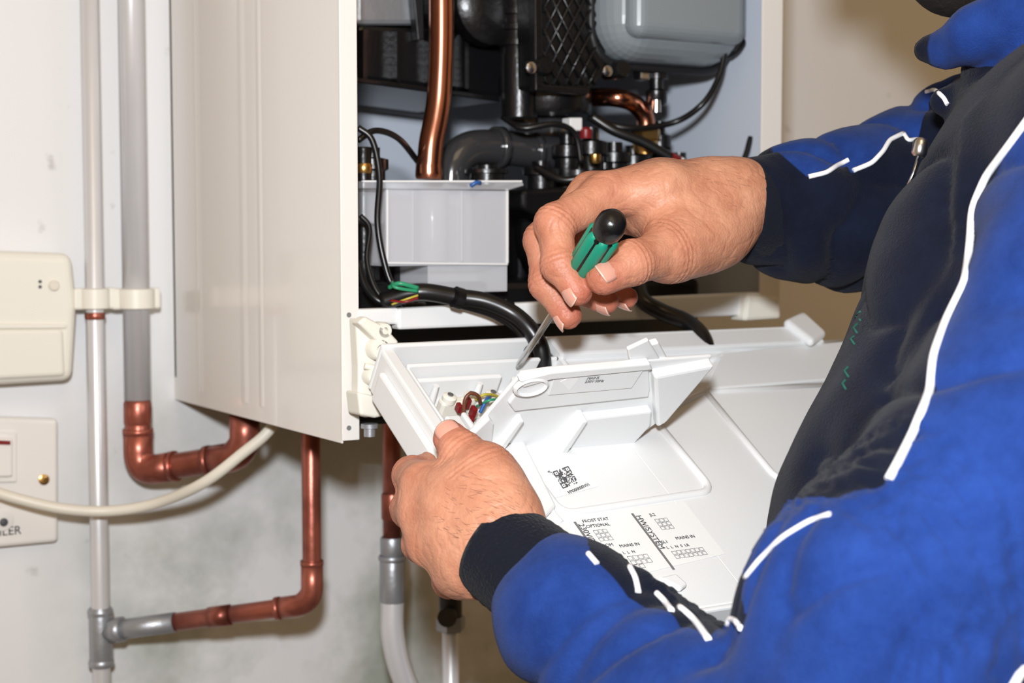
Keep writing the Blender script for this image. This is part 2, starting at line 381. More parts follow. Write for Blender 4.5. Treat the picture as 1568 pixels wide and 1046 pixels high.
sweep('bend',catm([(xx,py_,zc(915,600,py_)),hy(601,965,py_),hy(612,1020,py_),hy(635,1075,py_),hy(665,1130,py_),hy(690,1200,py_),V((hy(700,1500,py_).x,py_,0.0))],6),.0100,M_silver,fg)
cp=empty('condensate_valve_pipe',hy(690,940,py_)); xv=hy(690,940,py_-.03).x; pyv=py_-.03
sweep('pipe',[(xv,pyv,1.36),(xv,pyv,.0)],.0072,M_silver,cp)
coll('valve_body',xv,pyv,zc(885,690,pyv),zc(962,690,pyv),.0095,M_dark,cp)
hexn('valve_nut',(xv,pyv,zc(965,690,pyv)),(0,0,1),.0125,.012,M_gal,cp)
hexn('valve_nut_top',(xv,pyv,zc(905,690,pyv)),(0,0,1),.0125,.012,M_dark,cp)
lathe('valve_stem',[(.006,0),(.006,.02),(.008,.02),(.008,.024)],(xv,pyv,zc(935,690,pyv)),(-.6,-.8,0),M_dark,cp)
# ================================================================ BOILER
XL=.489; XR=.893; YF=-.336; ZB=hx(270,612,XL).z; ZT=2.0
bo=empty('wall_boiler',(.69,0,ZB))
prism('side_panel_left',[(XL,0,ZB),(XL,YF,ZB-.001),(XL,YF,ZT),(XL,0,ZT)],V((.0015,0,0)),M_panel,bo,.0005)
for i,(a,w) in enumerate([(305,.006),(372,.009),(398,.006)]):  # low vertical ribs shaped into the side to stand for reflected light streaks
    yy=hx(a,300,XL).y
    n_=[]
    for k in range(9):
        t=(k/8-.5)*2; n_.append((yy+t*w,-.0004*(1+math.cos(math.pi*t))*.5))
    vs=[(XL+o_-.0001,y_,z_) for z_ in (ZB+.012,ZT) for y_,o_ in n_]; fs=[(k,k+1,k+10,k+9) for k in range(8)]
    mk('reflection_rib_%d'%i,vs,fs,M_panel,bo,smooth=True)
fl=hy(547,300,YF).x
box('side_flange_left',(XL,YF-.0012,ZB+.001),(fl,YF+.001,ZT),M_panel,bo,.0004)
for i,b in enumerate((482,655)): lathe('flange_hole_%d'%i,[(.0018,0),(.0018,.0006)],hy(534,b,YF-.001),(0,-1,0),M_inkg,bo,seg=12)
box('side_panel_right',(XR-.0015,YF,ZB+.08),(XR,0,ZT),M_inner,bo)
box('side_flange_right',(hy(1165,200,YF).x,YF-.001,ZB+.08),(XR,YF+.001,ZT),M_panel,bo,.0004)
box('back_panel',(XL,-.006,ZB+.02),(XR,-.002,ZT),M_inner,bo)
box('top_panel',(XL,YF,ZT-.002),(XR,0,ZT),M_panel,bo)
box('bottom_pan',(XL+.002,-.30,ZB+.006),(XR-.002,-.006,ZB+.009),M_dark,bo)
prism('front_bar',[hy(610,472,YF-.004),hy(1166,447,YF-.004),hy(1166,482,YF-.004),hy(610,505,YF-.004)],V((0,.012,0)),M_plast,bo,.002)
prism('front_bar_left',[hy(548,473,YF-.002),hy(612,471,YF-.002),hy(612,497,YF-.002),hy(548,497,YF-.002)],V((0,.01,0)),M_plast,bo,.002)
prism('hinge_right',[hy(1145,450,YF-.012),hy(1195,455,YF-.012),hy(1197,488,YF-.012),hy(1140,492,YF-.012)],V((0,.02,0)),M_ivory,bo,.003)
box('hydraulic_block',(hy(545,400,-.1).x,-.14,hy(800,470,-.1).z-.02),(XR-.02,-.03,hy(800,300,-.14).z),M_dark,bo,.006)
box('lower_block',(XL+.03,-.27,ZB+.01),(XR-.03,-.14,hy(800,430,-.27).z),M_black,bo,.006)
prism('sump_casting',[hy(549,38,-.2),hy(700,45,-.2),hy(770,60,-.2),hy(770,150,-.2),hy(700,140,-.2),hy(549,122,-.2)],V((0,.13,0)),M_black,bo,.004)
prism('sump_lip',[hy(545,118,-.215),hy(765,147,-.215),hy(765,156,-.215),hy(545,126,-.215)],V((0,.14,0)),M_black,bo,.001)
prism('upper_casting',[hy(545,-160,-.2),hy(645,-160,-.2),hy(645,38,-.2),hy(545,38,-.2)],V((0,.1,0)),M_gal,bo,.004)
prism('casting_bracket',[hy(632,-20,-.21),hy(648,-20,-.21),hy(650,60,-.21),hy(640,62,-.21)],V((0,.01,0)),M_dark,bo,.001)
for i in range(4):
    prism('sump_rib_%d'%i,[hy(556+i*52,45,-.212),hy(562+i*52,45,-.212),hy(562+i*52,122+i*5,-.212),hy(556+i*52,120+i*5,-.212)],V((0,.02,0)),M_black,bo)
box('exchanger',(XL+.03,-.17,hy(700,30,-.17).z),(XR-.06,-.02,ZT-.02),M_dark,bo,.01)
prism('fan_upper',[hy(700,-160,-.21),hy(770,-160,-.21),hy(770,62,-.21),hy(712,55,-.21),hy(700,30,-.21)],V((0,.08,0)),M_black,bo,.004)
lathe('fan_motor_cap',[(.03,0),(.033,.004),(.033,.02),(.026,.026),(.012,.028)],hy(735,10,-.215),(0,-1,0),M_black,bo)
b=hy(795,175,-.24)
za,zb_=hy(795,180,-.24).z,hy(795,-80,-.24).z
lathe('duct',[(.015,0),(.0155,.05)]+[(r,.05+h) for r,h in rings(.0145,zb_-za-.05,7,.0025)],(b.x,-.24,za),(0,0,1),M_black,bo)
lathe('pump_head',[(.034,0),(.036,.003),(.036,.022),(.033,.025),(.033,.031),(.03,.034)],(hy(840,170,-.23).x,-.23,hy(840,176,-.23).z),(0,0,1),M_black,bo)
pl=-.285
prism('lattice_plate',[hy(818,-120,pl+.004),hy(925,-120,pl+.004),hy(930,110,pl+.004),hy(900,142,pl+.004),hy(822,135,pl+.004)],V((0,.03,0)),M_black,bo,.003)
prism('lattice_rim_l',[hy(818,-120,pl),hy(828,-120,pl),hy(832,135,pl),hy(820,135,pl)],V((0,.01,0)),M_black,bo,.001)
prism('lattice_rim_b',[hy(820,128,pl),hy(905,136,pl),hy(900,146,pl),hy(820,139,pl)],V((0,.01,0)),M_black,bo,.001)
for i in range(-9,14):
    for sgn in (1,-1):
        x_a,y_a=(870+i*18, -60); x_b=x_a+sgn*95; y_b=130
        pts=[]
        for t in np.linspace(0,1,40):
            X_=x_a+(x_b-x_a)*t; Y_=y_a+(y_b-y_a)*t
            if 830<=X_<=918: pts.append((X_,Y_))
        if len(pts)>2: sweep('lattice_bar',[hy(*pts[0],pl+.003),hy(*pts[-1],pl+.003)],.0013,M_black,bo,seg=6)
for i,(a,c) in enumerate([(812,104),(929,109)]):
    lathe('screw_boss_%d'%i,[(.0075,0),(.0075,.022),(.006,.024)],hy(a,c,-.268),(0,-1,0),M_black,bo)
    lathe('screw_head_%d'%i,[(.0045,0),(.0045,.002),(.0025,.003)],hy(a,c,-.292),(0,-1,0),M_steel,bo)
yq=-.265
sweep('flow_pipe',catm([hy(676,-150,yq),hy(676,-60,yq),hy(676,60,yq),hy(673,140,yq),hy(668,180,yq),hy(661,215,yq),hy(658,245,yq),hy(657,274,yq)],8),.0097,M_copper,bo,seg=28)
q=hy(657,262,yq); lathe('flow_collar',[(.0102,.005),(.0106,-.001),(.0106,-.004),(.0098,-.006)],q,(0,0,1),M_copper,bo)
sweep('smoky_elbow',catm([hy(690,285,-.22),hy(695,250,-.22),hy(720,228,-.22),hy(765,226,-.22),hy(820,232,-.22),hy(870,235,-.22)],8),.0145,M_smoke,bo,seg=28)
sweep('elbow_band',[hy(757,226,-.22),hy(769,226,-.22)],.0175,M_smoke,bo)
sweep('elbow_band_2',[hy(812,232,-.22),hy(822,232,-.22)],.0165,M_smoke,bo)
sweep('grey_neck',[hy(790,160,-.2),hy(840,215,-.2)],.016,M_smoke,bo)
coll('vertical_neck',hy(845,200,-.21).x,-.21,hy(845,250,-.21).z,hy(845,170,-.21).z,.014,M_smoke,bo)
tr=-.30
def pz(name,pts,y,dy,m,bev=.002): return prism(name,[hy(a,c,y) for a,c in pts],V((0,dy,0)),m,bo,bev,3)
pz('trap_flange',[(556,277),(800,277),(803,284),(780,291),(556,289)],tr-.006,.075,M_trap,.001)
def hollow(name,x0_,y0_,x1_,y1_,y,dy,t=.0016):
    a=hy(x0_,y0_,y); b2=hy(x1_,y1_,y); 
    X0,X1,Z0,Z1=a.x,b2.x,b2.z,a.z
    box(name+'_front',(X0,y,Z0),(X1,y+t,Z1),M_trap,bo,.0006)
    box(name+'_left',(X0,y+t,Z0),(X0+t,y+dy,Z1),M_trap,bo)
    box(name+'_right',(X1-t,y+t,Z0),(X1,y+dy,Z1),M_trap,bo)
    box(name+'_back',(X0+t,y+dy-t,Z0),(X1-t,y+dy,Z1),M_trap,bo)
    box(name+'_base',(X0+t,y+t,Z0),(X1-t,y+dy-t,Z0+t),M_trap,bo)
hollow('trap_body',594,289,778,405,tr,.055)
hollow('trap_low',656,405,777,446,tr+.002,.045)
box('trap_inner_divider',hy(700,404,tr+.01),hy(700,404,tr+.01)+V((.0015,.04,.05)),M_trap,bo)
coll('trap_inner_tube',hy(662,350,tr+.028).x,tr+.028,hy(662,400,tr+.028).z,hy(662,290,tr+.028).z,.012,M_trap,bo)
pz('trap_step',[(556,289),(592,289),(592,340),(585,345),(556,340)],tr+.012,.04,M_trap,.003)
for i,a in enumerate((632,707)): pz('trap_seam_%d'%i,[(a,292),(a+2,292),(a+2,400),(a,400)],tr-.0008,.002,M_trap,.0003)
for i,(a,c) in enumerate([(592,289),(776,289)]): pz('trap_edge_%d'%i,[(a,c),(a+3,c),(a+3,403),(a,403)],tr-.0006,.003,M_plast,.0004)
pz('trap_rim',[(592,401),(778,403),(778,406),(592,404)],tr-.0006,.003,M_plast,.0004)
pz('trap_top_rim',[(556,276),(800,276),(800,279),(556,279)],tr-.0065,.003,M_plast,.0004)
sweep('ink_mark',[hy(721,284,tr-.008),hy(729,279,tr-.008),hy(736,280,tr-.008)],.0016,M_blue_w,bo,seg=8)
lathe('pump_motor',[(.03,0),(.034,.003),(.034,.04),(.03,.045),(.02,.047)],hy(850,360,-.22),(-.1,-1,0),M_dark,bo)
lathe('pump_volute',[(.045,0),(.047,.003),(.047,.02),(.04,.024)],hy(860,360,-.2),(-.1,-1,0),M_black,bo)
pz('valve_block',[(795,288),(1000,282),(1140,300),(1140,460),(795,470)],-.18,.06,M_black,.005)
pz('black_connector',[(800,290),(880,285),(880,330),(830,335),(800,320)],-.27,.05,M_black,.004)
pz('trap_under',[(605,405),(655,405),(655,450),(605,440)],-.25,.05,M_black,.004)
for i,(a,c,r,h) in enumerate([(868,230,.010,.035),(905,225,.011,.04),(940,240,.012,.03),(1010,215,.008,.04),(970,245,.012,.03),(1040,255,.01,.03),(885,265,.014,.02),(828,262,.012,.02),(1085,262,.012,.03),(1120,270,.010,.035),(925,265,.016,.02),(570,250,.010,.03),(568,440,.012,.04),(745,262,.014,.012)]):
    lathe('valve_%d'%i,[(r*.8,-h),(r,-h*.9),(r,-h*.2),(r*1.25,-h*.15),(r*1.25,h*.1),(r*.6,h*.15),(r*.6,h*.4)],hy(a,c,-.25),(0,0,1),M_black,bo)
lathe('red_cap',[(.0045,0),(.005,.002),(.005,.007),(.003,.009)],hy(897,212,-.27),(0,0,1),M_red,bo)
pz('white_plug',[(873,180),(892,180),(892,200),(873,200)],-.27,.012,M_plast,.001)
lathe('brass_tip',[(.004,0),(.005,.002),(.005,.007),(.003,.008)],hy(911,250,-.28),(0,0,1),M_brass,bo)
lathe('brass_left',[(.005,0),(.0065,.002),(.0065,.008),(.005,.010)],hy(557,268,-.26),(0,0,1),M_brass,bo)
coll('black_left_pipe',hy(557,300,-.26).x,-.26,hy(557,470,-.26).z,hy(557,225,-.26).z,.006,M_black,bo)
ye=-.26
sweep('return_pipe',catm([hy(880,150,-.2),hy(915,149,-.24),hy(945,150,ye),hy(970,158,ye),hy(986,176,ye),hy(990,200,ye)],8),.0078,M_copper,bo)
hexn('brass_nut',hy(988,216,ye),(0,0,1),.0135,.011,M_brass,bo)
lathe('brass_body',[(.010,-.012),(.011,0),(.011,.004)],hy(988,214,ye),(0,0,1),M_brass,bo)
vy0=-.315
xa=hy(948,40,vy0).x; xb=min(hy(1160,40,vy0).x,XR-.003); zv=hy(1040,93,vy0).z
box('expansion_vessel',(xa,vy0,zv),(xb,vy0+.10,ZT-.05),M_vess,bo,.034,8)
box('vessel_inner_dish',(xa+.012,vy0-.006,zv+.016),(xb-.012,vy0+.02,ZT-.08),M_vess,bo,.012,6)
sweep('vessel_seam',fillet([(xa-.003,vy0+.035,ZT-.1),(xa-.003,vy0+.035,zv-.003),(xb+.001,vy0+.035,zv-.003),(xb+.001,vy0+.035,ZT-.1)],.035,10),.0035,M_dark,bo)
for i,(a,c) in enumerate([(990,122),(1018,120)]): box('vessel_bracket_%d'%i,hy(a-9,c,-.275),hy(a-9,c,-.275)+V((.010,.012,.014)),M_steel,bo,.0015)
lathe('vessel_valve',[(.007,0),(.009,.003),(.009,.012),(.006,.014),(.006,.022),(.01,.022),(.01,.027)],hy(1005,162,-.27),(0,0,1),M_black,bo)
lathe('vessel_screw',[(.004,0),(.004,.010)],hy(1005,172,-.275),(0,0,1),M_steel,bo)
def cab(name,pts,r,m=M_rubber,par=None): return sweep(name,catm(pts,8),r,m,par or bo,seg=12)
cab('hose_1',[hy(1110,80,-.3),hy(1100,120,-.3),hy(1075,160,-.3),hy(1030,188,-.28),hy(960,196,-.27),hy(900,180,-.25)],.0026)
cab('lead_red',[hy(905,178,-.27),hy(940,200,-.28),hy(985,218,-.29),hy(1030,243,-.3)],.0042)
lathe('red_end',[(.005,0),(.005,.008),(.0035,.010)],hy(1026,242,-.3),(.8,0,-.2),M_red,bo)
lathe('white_end',[(.004,0),(.004,.004)],hy(1038,246,-.3),(.8,0,-.2),M_plast,bo)
cab('lead_2',[hy(548,195,-.3),hy(570,215,-.305),hy(581,270,-.31),(hy(578,340,-.315)),hy(588,400,-.32),hy(604,440,-.325),hy(640,460,-.33)],.0024)
cab('lead_3',[hy(548,215,-.28),hy(575,200,-.28),hy(610,212,-.27),hy(642,250,-.25)],.0024)
cab('lead_4',[hy(548,400,-.29),hy(560,440,-.3),hy(590,465,-.31),hy(650,468,-.31)],.003)
cab('lead_5',[hy(1150,50,-.29),hy(1120,85,-.29),hy(1040,90,-.28)],.0022)
cab('lead_6',[hy(820,255,-.27),hy(860,275,-.29),hy(900,270,-.3),hy(950,262,-.3),hy(1010,275,-.29)],.003)
cab('lead_7',[hy(1150,210,-.3),hy(1135,250,-.3),hy(1090,285,-.29),hy(1050,300,-.27)],.0026)
cab('lead_8',[hy(770,180,-.25),hy(800,196,-.27),hy(850,190,-.28),hy(880,205,-.28),hy(890,250,-.28)],.0024)
cab('lead_9',[hy(552,330,-.30),hy(566,350,-.305),hy(562,400,-.31),hy(580,450,-.32),hy(620,470,-.33)],.0020)
cab('harness',[hy(585,462,-.33),hy(640,447,-.345),hy(700,455,-.355),hy(745,462,-.365),hy(785,480,-.375),hy(812,505,-.385),hy(828,535,-.39),hy(832,565,-.39)],.0066)
for i,(a,c) in enumerate([(701,456),(775,475)]): lathe('cable_tie_%d'%i,[(.0078,-.003),(.0078,.003)],hy(a,c,-.36),(1,-.1,-.3),M_rubber,bo)
cab('harness_b',[hy(700,462,-.35),hy(755,478,-.36),hy(790,500,-.37),hy(808,530,-.38),hy(815,560,-.385)],.0045)
cab('wire_green',[hy(596,440,-.34),hy(612,434,-.35),hy(640,441,-.352)],.0016,M_gwire)
cab('wire_green_2',[hy(600,432,-.34),hy(606,440,-.35),hy(640,446,-.352)],.0012,M_gwire)
cab('wire_red',[hy(598,460,-.34),hy(620,462,-.35),hy(640,456,-.352)],.0009,M_red)
cab('wire_yel',[hy(600,466,-.34),hy(622,458,-.35),hy(640,452,-.352)],.0008,M_ywire)
cab('harness_right',[hy(975,430,-.33),hy(985,460,-.345),hy(1015,478,-.355),hy(1050,492,-.37),hy(1072,510,-.385),hy(1084,535,-.395)],.0066)
# ================================================================ CONTROL BOX / TRAY
SL=math.radians(32.8)
ea=V((1,0,0)); eb=V((0,-math.cos(SL),-math.sin(SL))); en=V((0,-math.sin(SL),math.cos(SL)))
T0=CAM+V((.5,.952,-.09))
cbx=empty('boiler_control_box',T0)
def ht(px,py,h=0): return hpl(px,py,T0+en*h,en)
def tp(a,b_,h=0): return T0+ea*a+eb*b_+en*h
def tbox(name,a0,a1,b0,b1,h0,h1,m=M_plast,bev=.0015,seg=2):
    return prism(name,[tp(a0,b0,h0),tp(a1,b0,h0),tp(a1,b1,h0),tp(a0,b1,h0)],en*(h1-h0),m,cbx,bev,seg)
AW=.385; BL=.252
tbox('case_bottom',0,AW,-.012,BL,-.032,-.028)
tbox('cover_right',.135,AW,-.004,BL,-.004,0)
tbox('cover_left',0,.137,.088,BL,-.004,0)
tbox('wall_left',-.004,.0,-.012,BL,-.032,.002)
tbox('wall_left_rim',-.004,.006,-.012,.14,.0,.003)
tbox('wall_right',AW,AW+.004,-.012,BL,-.032,.002)
tbox('wall_near',-.004,AW+.004,BL,BL+.004,-.032,.001)
tbox('wall_far',-.004,AW+.004,-.016,-.012,-.032,.006)
tbox('far_rim',.132,AW,-.014,.006,-.004,.006,bev=.002)
tbox('bay_inner_left',.010,.013,.0,.088,-.03,-.002)
tbox('bay_inner_far',.010,.135,.0,.003,-.03,.0)
tbox('bay_right',.132,.136,.0,.088,-.03,.002)
tbox('bay_div',.03,.034,.05,.088,-.03,-.004)
tbox('bay_block_1',.016,.028,.052,.085,-.03,-.004,bev=.002)
tbox('bay_pcb',.014,.13,.006,.086,-.029,-.026,M_plast)
tbox('bay_ledge',.014,.085,.006,.010,-.028,-.008)
tbox('terminal_strip',.026,.09,.026,.034,-.026,-.010,M_ivory,.002)
for i in range(4):
    a=.032+i*.017
    lathe('terminal_%d'%i,[(.005,0),(.005,.004),(.0035,.005)],tp(a,.030,-.011),en,M_ivory,cbx)
    lathe('terminal_screw_%d'%i,[(.0022,0),(.0022,.0015)],tp(a,.030,-.0065),en,M_steel,cbx,seg=12)
tbox('relay',.09,.11,.012,.03,-.026,-.006,M_plast,.002)
for i in range(3): lathe('post_%d'%i,[(.003,0),(.002,.016)],tp(.03+i*.035,.014,-.026),en,M_plast,cbx)
for i,(a,c) in enumerate([(695,626),(707,620),(702,640),(716,634),(712,646)]):
    o_=ht(a,c,-.014); prism('red_terminal_%d'%i,[o_,o_+ea*.0032,o_+ea*.0032+eb*.0055,o_+eb*.0055],en*(.006+.002*(i%2)),M_red,cbx,.0006)
cab('wire_brown',[ht(710,636,-.008),ht(712,612,.002),ht(721,602,.006),ht(732,606,.004),ht(736,618,-.004)],.0013,M_brown,cbx)
cab('wire_yellow',[ht(728,612,-.006),ht(742,604,0),ht(760,606,-.004),ht(770,618,-.012)],.0010,M_ywire,cbx)
cab('wire_blue',[ht(735,632,-.01),ht(745,612,-.002),ht(750,608,-.006)],.0013,M_blue_w,cbx)
cab('wire_green',[ht(730,622,-.01),ht(752,612,.001),ht(775,612,-.01)],.0009,M_gwire,cbx)
def ridge(name,pts,r=.0022,h=.0,rad=.012): return sweep(name,fillet([ht(a,c,h) for a,c in pts],rad,8),r,M_plast,cbx,seg=14)
ridge('ridge_bay',[(985,622),(1092,752),(860,788),(790,690)],.0028)
ridge('ridge_right',[(1078,598),(1192,737),(1290,722)],.0026)
ridge('ridge_cross',[(1015,632),(1078,600),(1300,588)],.0022)
ridge('ridge_far',[(1085,555),(1110,540),(1300,520)],.0018)
ridge('ridge_label',[(800,700),(850,790),(860,800)],.0018)
prism('raised_left',[ht(735,690),ht(800,680),ht(850,780),ht(830,800)],en*.004,M_plast,cbx,.002)
prism('raised_far_right',[ht(1080,600),ht(1300,583),ht(1300,525),ht(1105,545)],en*.003,M_plast,cbx,.0015)
prism('far_right_lug',[ht(1195,500,.004),ht(1225,486,.004),ht(1262,520,.004),ht(1240,535,.004)],en*.008,M_plast,cbx,.004,4)
prism('latch_near',[ht(1005,890,.001),ht(1032,884,.001),ht(1050,900,.001),ht(1040,908,.001)],en*.004,M_plast,cbx,.0015)
tbox('case_side_step',-.009,-.004,.0,.15,-.03,-.006,bev=.002)
def lab(name,pts): return prism(name,[ht(a,c,.0003) for a,c in pts],en*.0002,M_label,cbx)
lab('sticker_qr',[(822,718),(885,700),(915,745),(850,762)])
lab('sticker_wiring',[(866,795),(1048,768),(1110,848),(985,878),(925,878)])
o=ht(846,722,.0008); qx=(ht(870,713,.0008)-o); qy=(ht(862,748,.0008)-o)
vs=[];fs=[]
for i in range(17):
    for j in range(17):
        corner=(i<5 and j<5) or (i>11 and j<5) or (i<5 and j>11)
        on=random.random()<.5
        if corner:
            ii=i if i<5 else i-12; jj=j if j<5 else j-12; on=(ii in(0,4) or jj in(0,4) or (ii==2 and jj==2))
        if on:
            k=len(vs)
            for di,dj in ((0,0),(1,0),(1,1),(0,1)): vs.append(o+qx*((i+di)/17)+qy*((j+dj)/17))
            fs.append((k,k+1,k+2,k+3))
mk('qr_code',vs,fs,M_ink,cbx)
def tt(name,s,px,py,size,rot=0,m=M_ink):
    xa=ea*math.cos(rot)+eb*math.sin(rot); ya=-eb*math.cos(rot)+ea*math.sin(rot)
    text(name,s,ht(px,py,.0009),xa,ya,size,m,cbx)
tt('qr_text_1','87161068190',838,722,.0028,.9); tt('qr_text_2','FPI000000V01',872,756,.0036,-.3)
for s,a,c,z in [('FROST STAT',893,800,.0036),('OPTIONAL',899,808,.0036),('ROOM',918,838,.0036),('STAT',922,846,.0036),('TIMER',926,854,.0036),('MAINS IN',950,838,.0036),
                ('JL2',996,790,.0036),('SL1',1014,832,.0036),('MAINS IN',1036,826,.0036),('L  L  N',955,848,.0032),('L  L  N  S  LR',1022,840,.0032)]:
    tt('wiring_text',s,a,c,z)
for (a,c,t_) in [(878,799,'230V/24V'),(966,786,'HW/SYSTEM')]:
    p0=ht(a,c,.0007); prism('heading_bar',[p0,p0+ea*.0018,p0+ea*.0018+eb*.052,p0+eb*.052],en*.0001,M_inkg,cbx)
    tt('wiring_head',t_,a+7,c+3,.0058,math.pi/2,M_ink)
def grid(px,py,nx,ny,s):
    o=ht(px,py,.0008)
    for i in range(nx):
        for j in range(ny):
            q=o+ea*(i*s)+eb*(j*s)
            sweep('box_line',[q,q+ea*s*.8,q+ea*s*.8+eb*s*.8,q+eb*s*.8,q],.00014,M_ink,cbx,seg=4)
grid(908,812,3,3,.0035); grid(1002,795,3,3,.0035); grid(960,852,4,2,.004); grid(1028,844,7,2,.0036); grid(962,866,3,1,.004)
g=V((0,-.055,.058)).normalized(); fm=V((0,-.73,-.69)).normalized()
F0=CAM+V((.513,.873,-.141))
def hf(px,py,h=0): return hpl(px,py,F0+fm*h,fm)
def fpr(name,pts,h0,h1,bev=.001,m=M_plast): return prism(name,[hf(a,c,h0) for a,c in pts],fm*(h1-h0),m,cbx,bev)
fpr('flap_plate',[(716,660),(797,566),(838,560),(990,547),(1088,540),(1004,642),(950,682),(845,688),(748,686)],-.003,0)
fpr('flap_top_strip',[(790,572),(838,560),(990,547),(994,556),(838,571),(796,583)],-.001,.005)
fpr('flap_band',[(776,612),(800,580),(990,556),(992,590),(990,602),(800,622),(785,624)],-.001,.0025)
fpr('flap_label_recess',[(846,578),(984,565),(966,592),(838,603)],.0022,.0036,.0006)
fpr('flap_print',[(858,584),(880,574),(886,580),(872,598)],.0036,.0038,.0,M_label)
ov=hf(812,590,.003)
N_=28; vs=[];fs=[]
for (sx,sy,h) in [(.0125,.0085,0),(.0125,.0085,.002),(.0108,.0070,.0030),(.0098,.0060,.0012),(.004,.002,.0006)]:
    for k in range(N_):
        a=2*math.pi*k/N_; vs.append(ov+(ea*math.cos(a)*sx+g*math.sin(a)*sy)+ea*0+fm*h)
for i in range(4):
    for k in range(N_): fs.append((i*N_+k,i*N_+(k+1)%N_,(i+1)*N_+(k+1)%N_,(i+1)*N_+k))
fs.append(tuple(range(4*N_,5*N_))); mk('thumb_recess',vs,fs,M_plast,cbx)
fpr('flap_gusset',[(847,688),(886,630),(992,618),(990,640),(952,682)],-.001,.006,.0015)
fpr('flap_gusset_left',[(750,684),(790,632),(797,632),(760,686)],-.001,.006,.001)
fpr('flap_gusset_edge',[(838,688),(882,626),(890,626),(850,688)],-.001,.010,.001)
fpr('flap_right_box',[(994,562),(1086,545),(1012,632),(998,640)],-.002,.007,.002)
fpr('flap_right_notch',[(958,530),(990,515),(1010,548),(962,552)],-.004,-.001,.001)
fpr('flap_tab',[(990,520),(1004,516),(1020,545),(1004,550)],-.008,-.003,.001)
fpr('flap_left_tip',[(716,660),(745,632),(752,640),(748,684)],-.001,.004,.001)
text('flap_text','MAINS\n230V 50Hz',hf(898,581,.0040),ea,g,.0032,M_inkg,cbx)
hg=YF-.02
def hp(name,pts,y,dy,m=M_ivory,bev=.002): return prism(name,[hy(a,c,y) for a,c in pts],V((0,dy,0)),m,cbx,bev,3)
hp('hinge_bracket',[(545,487),(583,495),(590,522),(580,560),(596,590),(605,632),(560,640),(549,600),(549,560)],hg,.012)
hp('hinge_arm',[(548,494),(560,484),(590,500),(612,524),(600,536),(575,520)],hg-.01,.012)
hp('hinge_foot',[(548,600),(600,612),(612,632),(575,640),(552,636)],hg-.01,.02)
for i,(a,c,r) in enumerate([(572,533,.008),(563,575,.006),(578,505,.006)]):
    lathe('hinge_pin_%d'%i,[(r,0),(r,.01),(r*.8,.012),(r*.4,.012),(r*.4,.008)],hy(a,c,hg+.002),(0,-1,0),M_ivory,cbx)
sweep('hinge_curve',catm([hy(558,560,hg-.006),hy(575,565,hg-.008),(hy(585,580,hg-.008)),hy(580,600,hg-.006)],6),.0022,M_ivory,cbx)
lathe('foot_screw',[(.004,0),(.004,.006),(.006,.006),(.006,.009)],hy(566,668,hg+.01),(0,0,1),M_gal,bo)
